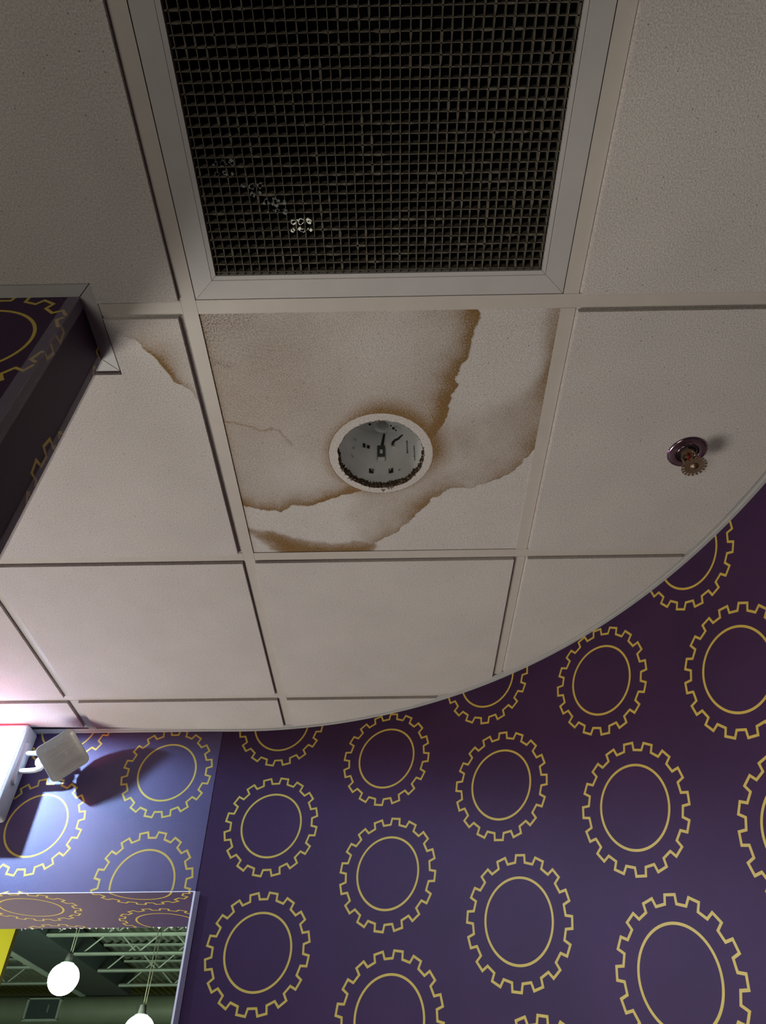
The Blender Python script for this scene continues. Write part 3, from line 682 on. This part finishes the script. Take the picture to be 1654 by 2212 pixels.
for sg, a in ((-1, -13.6), (1, 12.3)):
    b = MB(); b.add(*wallpatch(a - 3, a + 3, 0.050, 0.064, 0.0004)); pobj(b, 'slot', 'can_dark', hs, HL)
    p = Vector(cyl(a, 0.064, RC - 0.001)); q = Vector(cyl(a + sg * -2.6, 0.050, RC - 0.004)); r_ = Vector(cyl(a + sg * 2.0, 0.060, RC - 0.010)); s_ = Vector(cyl(a, 0.055, RC - 0.001))
    b = MB(); b.add([p, q, r_, s_], [(0, 1, 2), (0, 2, 3), (1, 2, 3), (0, 1, 3)]); pobj(b, 'bent_tab', 'bright_metal', hs, HL)
b = MB(); b.tube([cyl(15.5, 0.138), cyl(15.8, 0.147), cyl(19, 0.153), cyl(24, 0.155), cyl(29, 0.161), cyl(31, 0.162)], [.003, .0032, .003, .0028, .002, .0012], 8); pobj(b, 'hook_slot', 'can_dark', hs, HL)
b = MB(); b.add(*wallpatch(14.5, 18.6, 0.130, 0.137, 0.002)); pobj(b, 'hook_lip', 'bright_metal', hs, HL)
b = MB(); b.add(*wallpatch(-26, -22, 0.128, 0.141, 0.0004)); b.add(*wallpatch(-20, -16, 0.128, 0.139, 0.0004)); pobj(b, 'sticker', 'strap', hs, HL)
b = MB()
for k in range(9): b.add(*wallpatch(36.0 + random.uniform(-.6, .2), 37.6 + random.uniform(-.3, .6), 0.094 + k * 0.0048, 0.0968 + k * 0.0048, 0.0003, n=1))
for k in range(8): b.add(*wallpatch(47.5 + random.uniform(-.6, .6), 49.5, 0.056 + k * 0.006, 0.0592 + k * 0.006, 0.0003, n=1))
pobj(b, 'stamped_marks', 'strap', hs, HL, kind='stuff')
for a, z in ((17, 0.097), (24, 0.052), (-38, 0.14), (-40, 0.11), (-41, 0.085)):
    b = MB(); b.add(*wallpatch(a - 1.4, a + 1.4, z - 0.003, z + 0.003, 0.0012)); pobj(b, 'rivet', 'bright_metal' if a < 0 or a > 20 else 'can', hs, HL)
for (x, y, r) in ((0.329, 0.398, 0.0035), (0.3345, 0.4035, 0.002), (0.277, 0.386, 0.003), (0.3235, 0.3905, 0.002)):
    b = MB(); b.lathe([(0.0001, ZT - 0.0006), (r, ZT - 0.0006), (r, ZT)], (x, y, 0), 16); pobj(b, 'keyhole', 'can_dark', hs, HL)
b = MB(); b.tube([(0.345, 0.372, 0.150), (0.338, 0.381, 0.168), (0.332, 0.3885, 0.180)], 0.0012, 6); pobj(b, 'white_wire', 'white_plastic', hs, HL)

# ------------------------------------------------------------------ fire sprinkler
SP = (0.889, 0.314, 0)
sp = empty('fire_sprinkler', SP, label='brass pendent fire sprinkler with toothed deflector and chrome ring on the ceiling', category='sprinkler')
ZC = -0.0075
MB().lathe([(0.037, ZC), (0.0365, ZC - 0.0015), (0.034, ZC - 0.004), (0.0225, ZC - 0.005), (0.0215, ZC - 0.0042), (0.0212, ZC), (0.0225, ZC), (0.036, ZC)], n=64).obj('escutcheon_ring', 'chrome', sp, True)
MB().lathe([(0.0001, ZC - 0.0004), (0.0212, ZC - 0.0004), (0.0212, ZC - 0.0002)], n=40).obj('cup_recess', 'can_dark', sp)  # flat black disc paints the shade inside the cup
MB().lathe([(0.0172, ZC - 0.0005), (0.0178, ZC - 0.0026), (0.0186, ZC - 0.0026), (0.0190, ZC - 0.0005)], n=40).obj('cup_rim', 'chrome', sp, True)
nut = []
for k in range(6): a = PI / 3 * k + 0.3; nut.append((0.0125 * math.cos(a), 0.0125 * math.sin(a)))
MB().prism(nut, ZC - 0.006, ZC - 0.0005).obj('hex_body', 'brass', sp)
b = MB()
for s in (1, -1):
    c_, s_ = math.cos(-0.55), math.sin(-0.55)
    b.tube([(s * 0.0085 * c_, s * 0.0085 * s_, ZC - 0.003), (s * 0.0125 * c_, s * 0.0125 * s_, ZC - 0.013), (s * 0.0115 * c_, s * 0.0115 * s_, ZC - 0.024), (s * 0.006 * c_, s * 0.006 * s_, ZC - 0.034), (0, 0, ZC - 0.038)], [0.0026, 0.0028, 0.0026, 0.0026, 0.003], 8)
b.obj('frame_arms', 'brass', sp, True)
MB().lathe([(0.0001, ZC - 0.006), (0.003, ZC - 0.007), (0.0028, ZC - 0.024), (0.0018, ZC - 0.030), (0.0045, ZC - 0.034), (0.0048, ZC - 0.041), (0.0001, ZC - 0.043)], n=20).obj('bulb', 'bulb', sp, True)
T = 18; z = ZC - 0.0425; b = MB(); RB = 0.0176; n = 72
V = [(RB * math.cos(2 * PI * k / n), RB * math.sin(2 * PI * k / n), z + 0.0006) for k in range(n)] + [(RB * math.cos(2 * PI * k / n), RB * math.sin(2 * PI * k / n), z - 0.0006) for k in range(n)]
V += [(0.006 * math.cos(2 * PI * k / n), 0.006 * math.sin(2 * PI * k / n), z + 0.0022) for k in range(n)] + [(0.006 * math.cos(2 * PI * k / n), 0.006 * math.sin(2 * PI * k / n), z + 0.0010) for k in range(n)]
b.add(V, [f for i in range(n) for f in ((i, (i + 1) % n, n + (i + 1) % n, n + i), (i, 2 * n + i, 2 * n + (i + 1) % n, (i + 1) % n), (n + i, n + (i + 1) % n, 3 * n + (i + 1) % n, 3 * n + i))])
for k in range(T):
    a0 = 2 * PI * k / T; w0, w1 = 0.60 * PI / T, 0.66 * PI / T
    Q = [(RB * 0.97, -w0), (0.0234, -w1), (0.0236, 0), (0.0234, w1), (RB * 0.97, w0)]
    Vt = [(r * math.cos(a0 + d), r * math.sin(a0 + d), z + h) for h in (-0.0006, 0.0006) for r, d in Q]
    b.add(Vt, [(0, 1, 2, 3, 4), (9, 8, 7, 6, 5)] + [(i, 5 + i, 5 + (i + 1) % 5, (i + 1) % 5) for i in range(5)])
V, F = b.V, b.F
mesh_obj('deflector', V, F, 'brass', sp)
MB().lathe([(0.0001, z - 0.003), (0.0028, z - 0.003), (0.003, z - 0.002), (0.0072, z - 0.0012), (0.0072, z + 0.003)], n=24).obj('deflector_screw', 'brass', sp, True)

# ------------------------------------------------------------------ exit sign with emergency lamp head
YF, YW = 1.351, 1.4235; SXR, SXL, SZT, SZB = -0.777, -1.10, -0.007, -0.275
sg = empty('exit_sign', ((SXL + SXR) / 2, YW, (SZT + SZB) / 2), label='white lit exit sign box with emergency lamp head, under the ceiling on the gear wall', category='exit sign')
GLs = tuple(sg.location)
o = pobj(MB().box(SXL, SXR, YF, YW, SZB, SZT), 'housing', 'white_plastic', sg, GLs); bevel(o, 0.012, 4)
pts = rrect(SXR - SXL - 0.020, SZT - SZB - 0.020, 0.012); cxs, czs = (SXL + SXR) / 2, (SZT + SZB) / 2
def yprism(P2, y0, y1, c):
    n = len(P2); V = [(c[0] + x, y0, c[1] + z) for x, z in P2] + [(c[0] + x, y1, c[1] + z) for x, z in P2]
    return V, [tuple(range(n)), tuple(reversed(range(n, 2 * n)))] + [(i, n + i, n + (i + 1) % n, (i + 1) % n) for i in range(n)]
b = MB(); b.add(*yprism(pts, YF - 0.0008, YF + 0.002, (cxs, czs))); pobj(b, 'face_panel', 'sign_panel', sg, GLs, label='glowing white face panel')
# raised mounting pad on the right side and the bent arms
b = MB(); pad = rrect(0.026, 0.128, 0.0125)
V = [(SXR - 0.001, YF + 0.026 + y, -0.120 + z) for y, z in pad] + [(SXR + 0.009, YF + 0.026 + y * .85, -0.120 + z * .97) for y, z in pad]; n = len(pad)
b.add(V, [tuple(range(n)), tuple(reversed(range(n, 2 * n)))] + [(i, n + i, n + (i + 1) % n, (i + 1) % n) for i in range(n)])
pobj(b, 'side_pad', 'white_plastic', sg, GLs, True).modifiers.new('e', 'EDGE_SPLIT').split_angle = 0.7
HC = Vector((-0.6455, 1.352, -0.1075))
joint = Vector((-0.716, 1.380, -0.116))
b = MB(); b.tube([(SXR - 0.001, 1.375, -0.093), (SXR + 0.02, 1.375, -0.091), (-0.735, 1.376, -0.090), (-0.715, 1.378, -0.090), (-0.700, 1.376, -0.096), (-0.697, 1.372, -0.108)], 0.0072, 14)
pobj(b, 'arm', 'white_plastic', sg, GLs, True)
b = MB(); b.tube([(SXR - 0.001, 1.375, -0.145), (SXR + 0.02, 1.375, -0.144), (-0.735, 1.375, -0.143), (-0.722, 1.374, -0.142), (-0.708, 1.372, -0.138), (-0.700, 1.370, -0.130)], [0.0075, .0075, .0075, .0075, .0075, .0065], 14)
pobj(b, 'arm', 'white_plastic', sg, GLs, True)
b = MB(); b.lathe([(0.0001, 0.017), (0.009, 0.0145), (0.015, 0.008), (0.017, 0), (0.015, -0.008), (0.009, -0.0145), (0.0001, -0.017)], tuple(joint), 24)
pobj(b, 'ball_joint', 'white_plastic', sg, GLs, True)
# lamp head: local x = short side, z = long side, -y = lens
head = empty('lamp_head'); head.parent = sg
ey = Vector((-0.42, 0.82, 0.39)).normalized(); ex = Vector((0.752, 0.074, 0.655)); ex = (ex - ey * ex.dot(ey)).normalized(); ez = ex.cross(ey).normalized()
head.matrix_parent_inverse = Matrix()
head.location = HC - Vector(GLs); head.rotation_euler = Matrix((ex, ey, ez)).transposed().to_euler()
b = MB(); secs = [(-0.013, 1.0), (0.004, 1.0), (0.010, 0.97), (0.022, 0.78), (0.033, 0.50), (0.038, 0.22)]; n = 28; V = []
base = rrect(0.112, 0.114, 0.016)
for y, s in secs: V += [(x * s, y, z * s) for x, z in base]
n = len(base); F = [(j * n + i, (j + 1) * n + i, (j + 1) * n + (i + 1) % n, j * n + (i + 1) % n) for j in range(len(secs) - 1) for i in range(n)] + [tuple(reversed(range((len(secs) - 1) * n, len(secs) * n)))]
b.add(V, F)
# rim back into the shell
b.add([(x, -0.013, z) for x, z in base] + [(x * 0.96, -0.013, z * 0.967) for x, z in base] + [(x * 0.96, 0.0, z * 0.967) for x, z in base], [(i, (i + 1) % n, n + (i + 1) % n, n + i) for i in range(n)] + [(n + i, n + (i + 1) % n, 2 * n + (i + 1) % n, 2 * n + i) for i in range(n)])
b.obj('head_shell', 'white_plastic', head, True).modifiers.new('e', 'EDGE_SPLIT').split_angle = 0.6
b = MB(); ins = rrect(0.1075, 0.1095, 0.015); V = []; rs = [(-0.004, 1.0), (0.004, 0.93), (0.010, 0.7), (0.012, 0.3)]
for y, s in rs: V += [(x * s, y, z * s) for x, z in ins]
n = len(ins); b.add(V, [(j * n + i, j * n + (i + 1) % n, (j + 1) * n + (i + 1) % n, (j + 1) * n + i) for j in range(3) for i in range(n)] + [tuple(range(3 * n, 4 * n))])
b.obj('reflector', 'reflector', head, True)
b = MB(); b.lathe([(0.0001, -0.006), (0.004, -0.005), (0.006, 0), (0.005, 0.008), (0.004, 0.010)], (0.012, 0, 0.010), 16); b.V = [(x, z, y + 0.0) for x, y, z in b.V]; b.obj('small_bulb', 'lens', head, True)
lens = MB(); lens.add(*yprism(rrect(0.1085, 0.1105, 0.015), -0.0165, -0.0125, (0, 0)))
for k in range(30):                          # vertical ribs of the lens edge band
    x = -0.044 + k * 0.088 / 29; lens.box(x - 0.0006, x + 0.0006, -0.0172, -0.0164, -0.046, -0.030)
for k in range(9):
    z = -0.030 + k * 0.0085
lo = lens.obj('lens', 'lens', head)
b = MB()
for r_i, (zz, n_) in enumerate(((0.008, 12), (0.020, 12), (0.033, 11))):
    for k in range(n_):
        x = -0.030 + k * 0.0052 + r_i * 0.002; b.lathe([(0.0001, 0), (0.0007, 0.0003), (0.0007, 0.0012)], (0, 0, 0), 6)
        m_ = 18; b.V[-m_:] = [(vx + x, -0.0168 - vz * 0.3, vy + zz) for vx, vy, vz in b.V[-m_:]]
b.obj('lens_dimples', 'torn', head, kind='stuff')  # white dots painted in for the glints on the prismatic lens

# ------------------------------------------------------------------ far room seen through the opening
deck = empty('ceiling_far', kind='structure')
b = MB(); V = []; ZD = 2.80; xs2 = []; x = -14.0
while x < 3.0: xs2 += [(x, ZD), (x + 0.06, ZD), (x + 0.08, ZD + 0.06), (x + 0.17, ZD + 0.06), (x + 0.19, ZD)]; x += 0.19
for y in (8.0, 27.5): V += [(px, y, z) for px, z in xs2]
n = len(xs2); b.add(V, [(i, i + 1, n + i + 1, n + i) for i in range(n - 1)]); b.obj('roof_deck', 'deck', deck)
MB().box(-14, 3, 27.3, 27.5, -2.6, 2.8).obj('wall_far', 'dark_wall', kind='structure')
MB().box(-14, 3, 27.2, 27.3, -2.6, 2.55).obj('wall_far_panel', 'yellow_wall', bpy.data.objects['wall_far'])
MB().box(-7.0, -2.41, 5.0, 5.05, -2.6, 2.8).obj('wall_side', 'yellow_wall', kind='structure')
def joist(y, x0, x1, where, zb=2.25, zt=2.76):
    r = empty('bar_joist', ((x0 + x1) / 2, y, zb), label='grey steel bar joist under the roof deck, ' + where, category='joist'); r['group'] = 'open web joists in the far room'
    q = tuple(r.location)
    b = MB().box(x0, x1, y - 0.05, y + 0.05, zb, zb + 0.035); b.box(x0, x1, y - 0.01, y + 0.01, zb, zb + 0.06); pobj(b, 'bottom_chord', 'joist', r, q)
    pobj(MB().box(x0, x1, y - 0.05, y + 0.05, zt - 0.03, zt), 'top_chord', 'joist', r, q)
    b = MB(); x = x0 + 0.15; up = False; z0, z1 = zb + 0.03, zt - 0.02
    while x + 0.55 < x1:
        b.tube([(x, y, z1 if up else z0), (x + 0.55, y, z0 if up else z1)], 0.016, 6); x += 0.55; up = not up
    pobj(b, 'web', 'joist', r, q)
for i, y in enumerate((13.68, 15.13, 16.64, 18.17)):
    joist(y, -6.05, 1.5, ('right of the dark duct, nearest', 'right of the dark duct, second', 'right of the dark duct, third', 'right of the dark duct, farthest')[i])
for i, y in enumerate((14.0, 16.24, 17.85)):
    joist(y, -12, -7.3, ('left of the dark duct, nearest', 'left of the dark duct, middle', 'left of the dark duct, farthest')[i])
MB().box(-7.15, -6.08, 6.5, 19.2, 2.26, 2.74).obj('rectangular_duct', 'duct_dark', label='dark rectangular duct running away under the far roof deck', category='duct')
b = MB().box(-7.3, -7.16, 6.5, 19.2, 2.24, 2.27); b.box(-7.3, -7.27, 6.5, 19.2, 2.27, 2.7); b.obj('steel_beam', 'joist', label='grey steel beam beside the dark rectangular duct', category='beam')
# round duct
rd = empty('round_duct', (-5, 20, 2.09), label='large round grey green air duct crossing low in the far room', category='duct')
b = MB(); n = 40; R_ = 0.30; V = []
for x in (-12, 2): V += [(x + 5, R_ * math.cos(2 * PI * k / n), R_ * math.sin(2 * PI * k / n)) for k in range(n)]
b.add(V, [(k, (k + 1) % n, n + (k + 1) % n, n + k) for k in range(n)]); b.obj('duct_body', 'duct_round', rd, True)
for x in (-8.2, -6.0, -4.3, -2.4):
    b = MB(); b.lathe([(R_, -0.02), (R_ + 0.012, -0.012), (R_ + 0.012, 0.012), (R_, 0.02)], (0, 0, 0), 40); b.V = [(z + x + 5, a, c_) for a, c_, z in b.V]; b.obj('seam_band', 'duct_round', rd)
b = MB(); 
for bx in ((-8.75, -8.70, -0.22, 0.20), (-7.95, -7.90, -0.22, 0.20), (-8.75, -7.90, -0.26, -0.21), (-8.75, -7.90, 0.18, 0.21)): b.box(bx[0] + 5, bx[1] + 5, -0.33, -0.20, bx[2], bx[3])
b.obj('register_frame', 'joist', rd); MB().box(-3.7, -2.95, -0.30, -0.22, -0.21, 0.18).obj('register', 'duct_dark', rd)
# pendants
def pendant(x, y, z, r, label):
    p = empty('pendant_light', (x, y, z), label=label, category='pendant light'); q = (x, y, z)
    b = MB(); b.lathe([(max(r * math.sin(PI * i / 18), 0.0001), -r * math.cos(PI * i / 18) * (1 if i < 9 else 0.9)) for i in range(19)], q, 32); pobj(b, 'globe', 'glow', p, q, True)
    b = MB(); b.lathe([(0.0001, r * 1.45), (r * 0.2, r * 1.42), (r * 0.28, r * 0.95), (r * 0.45, r * 0.86), (0.0001, r * 0.86)], q, 24); pobj(b, 'ballast_cap', 'joist', p, q, True)
    b = MB(); b.tube([(x, y, z + r * 1.4), (x, y, 2.8)], 0.0045, 6); b.tube([(x + 0.02, y, z + r * 1.4), (x + 0.10, y, 2.8)], 0.004, 5); pobj(b, 'wire', 'wire', p, q)
pendant(-3.20, 8.0, 0.565, 0.155, 'glaring white pendant lamp on a wire, seen through the opening')
pendant(-2.29, 8.0, 0.11, 0.15, 'lower pendant lamp at the bottom edge of the opening, right of the brighter one')
lamp('pendant_light_source', 'POINT', (-3.20, 7.7, 0.45), 60, (0.86, 1.0, 0.96), None, 0.15)
lamp('pendant_light_source', 'POINT', (-2.29, 7.7, 0.0), 50, (0.95, 1.0, 0.85), None, 0.15)

# floor of the room (below the frame)
MB().box(-3.0, 3.0, -3.0, 1.40, -2.65, -2.6).obj('floor', 'floor', kind='structure')
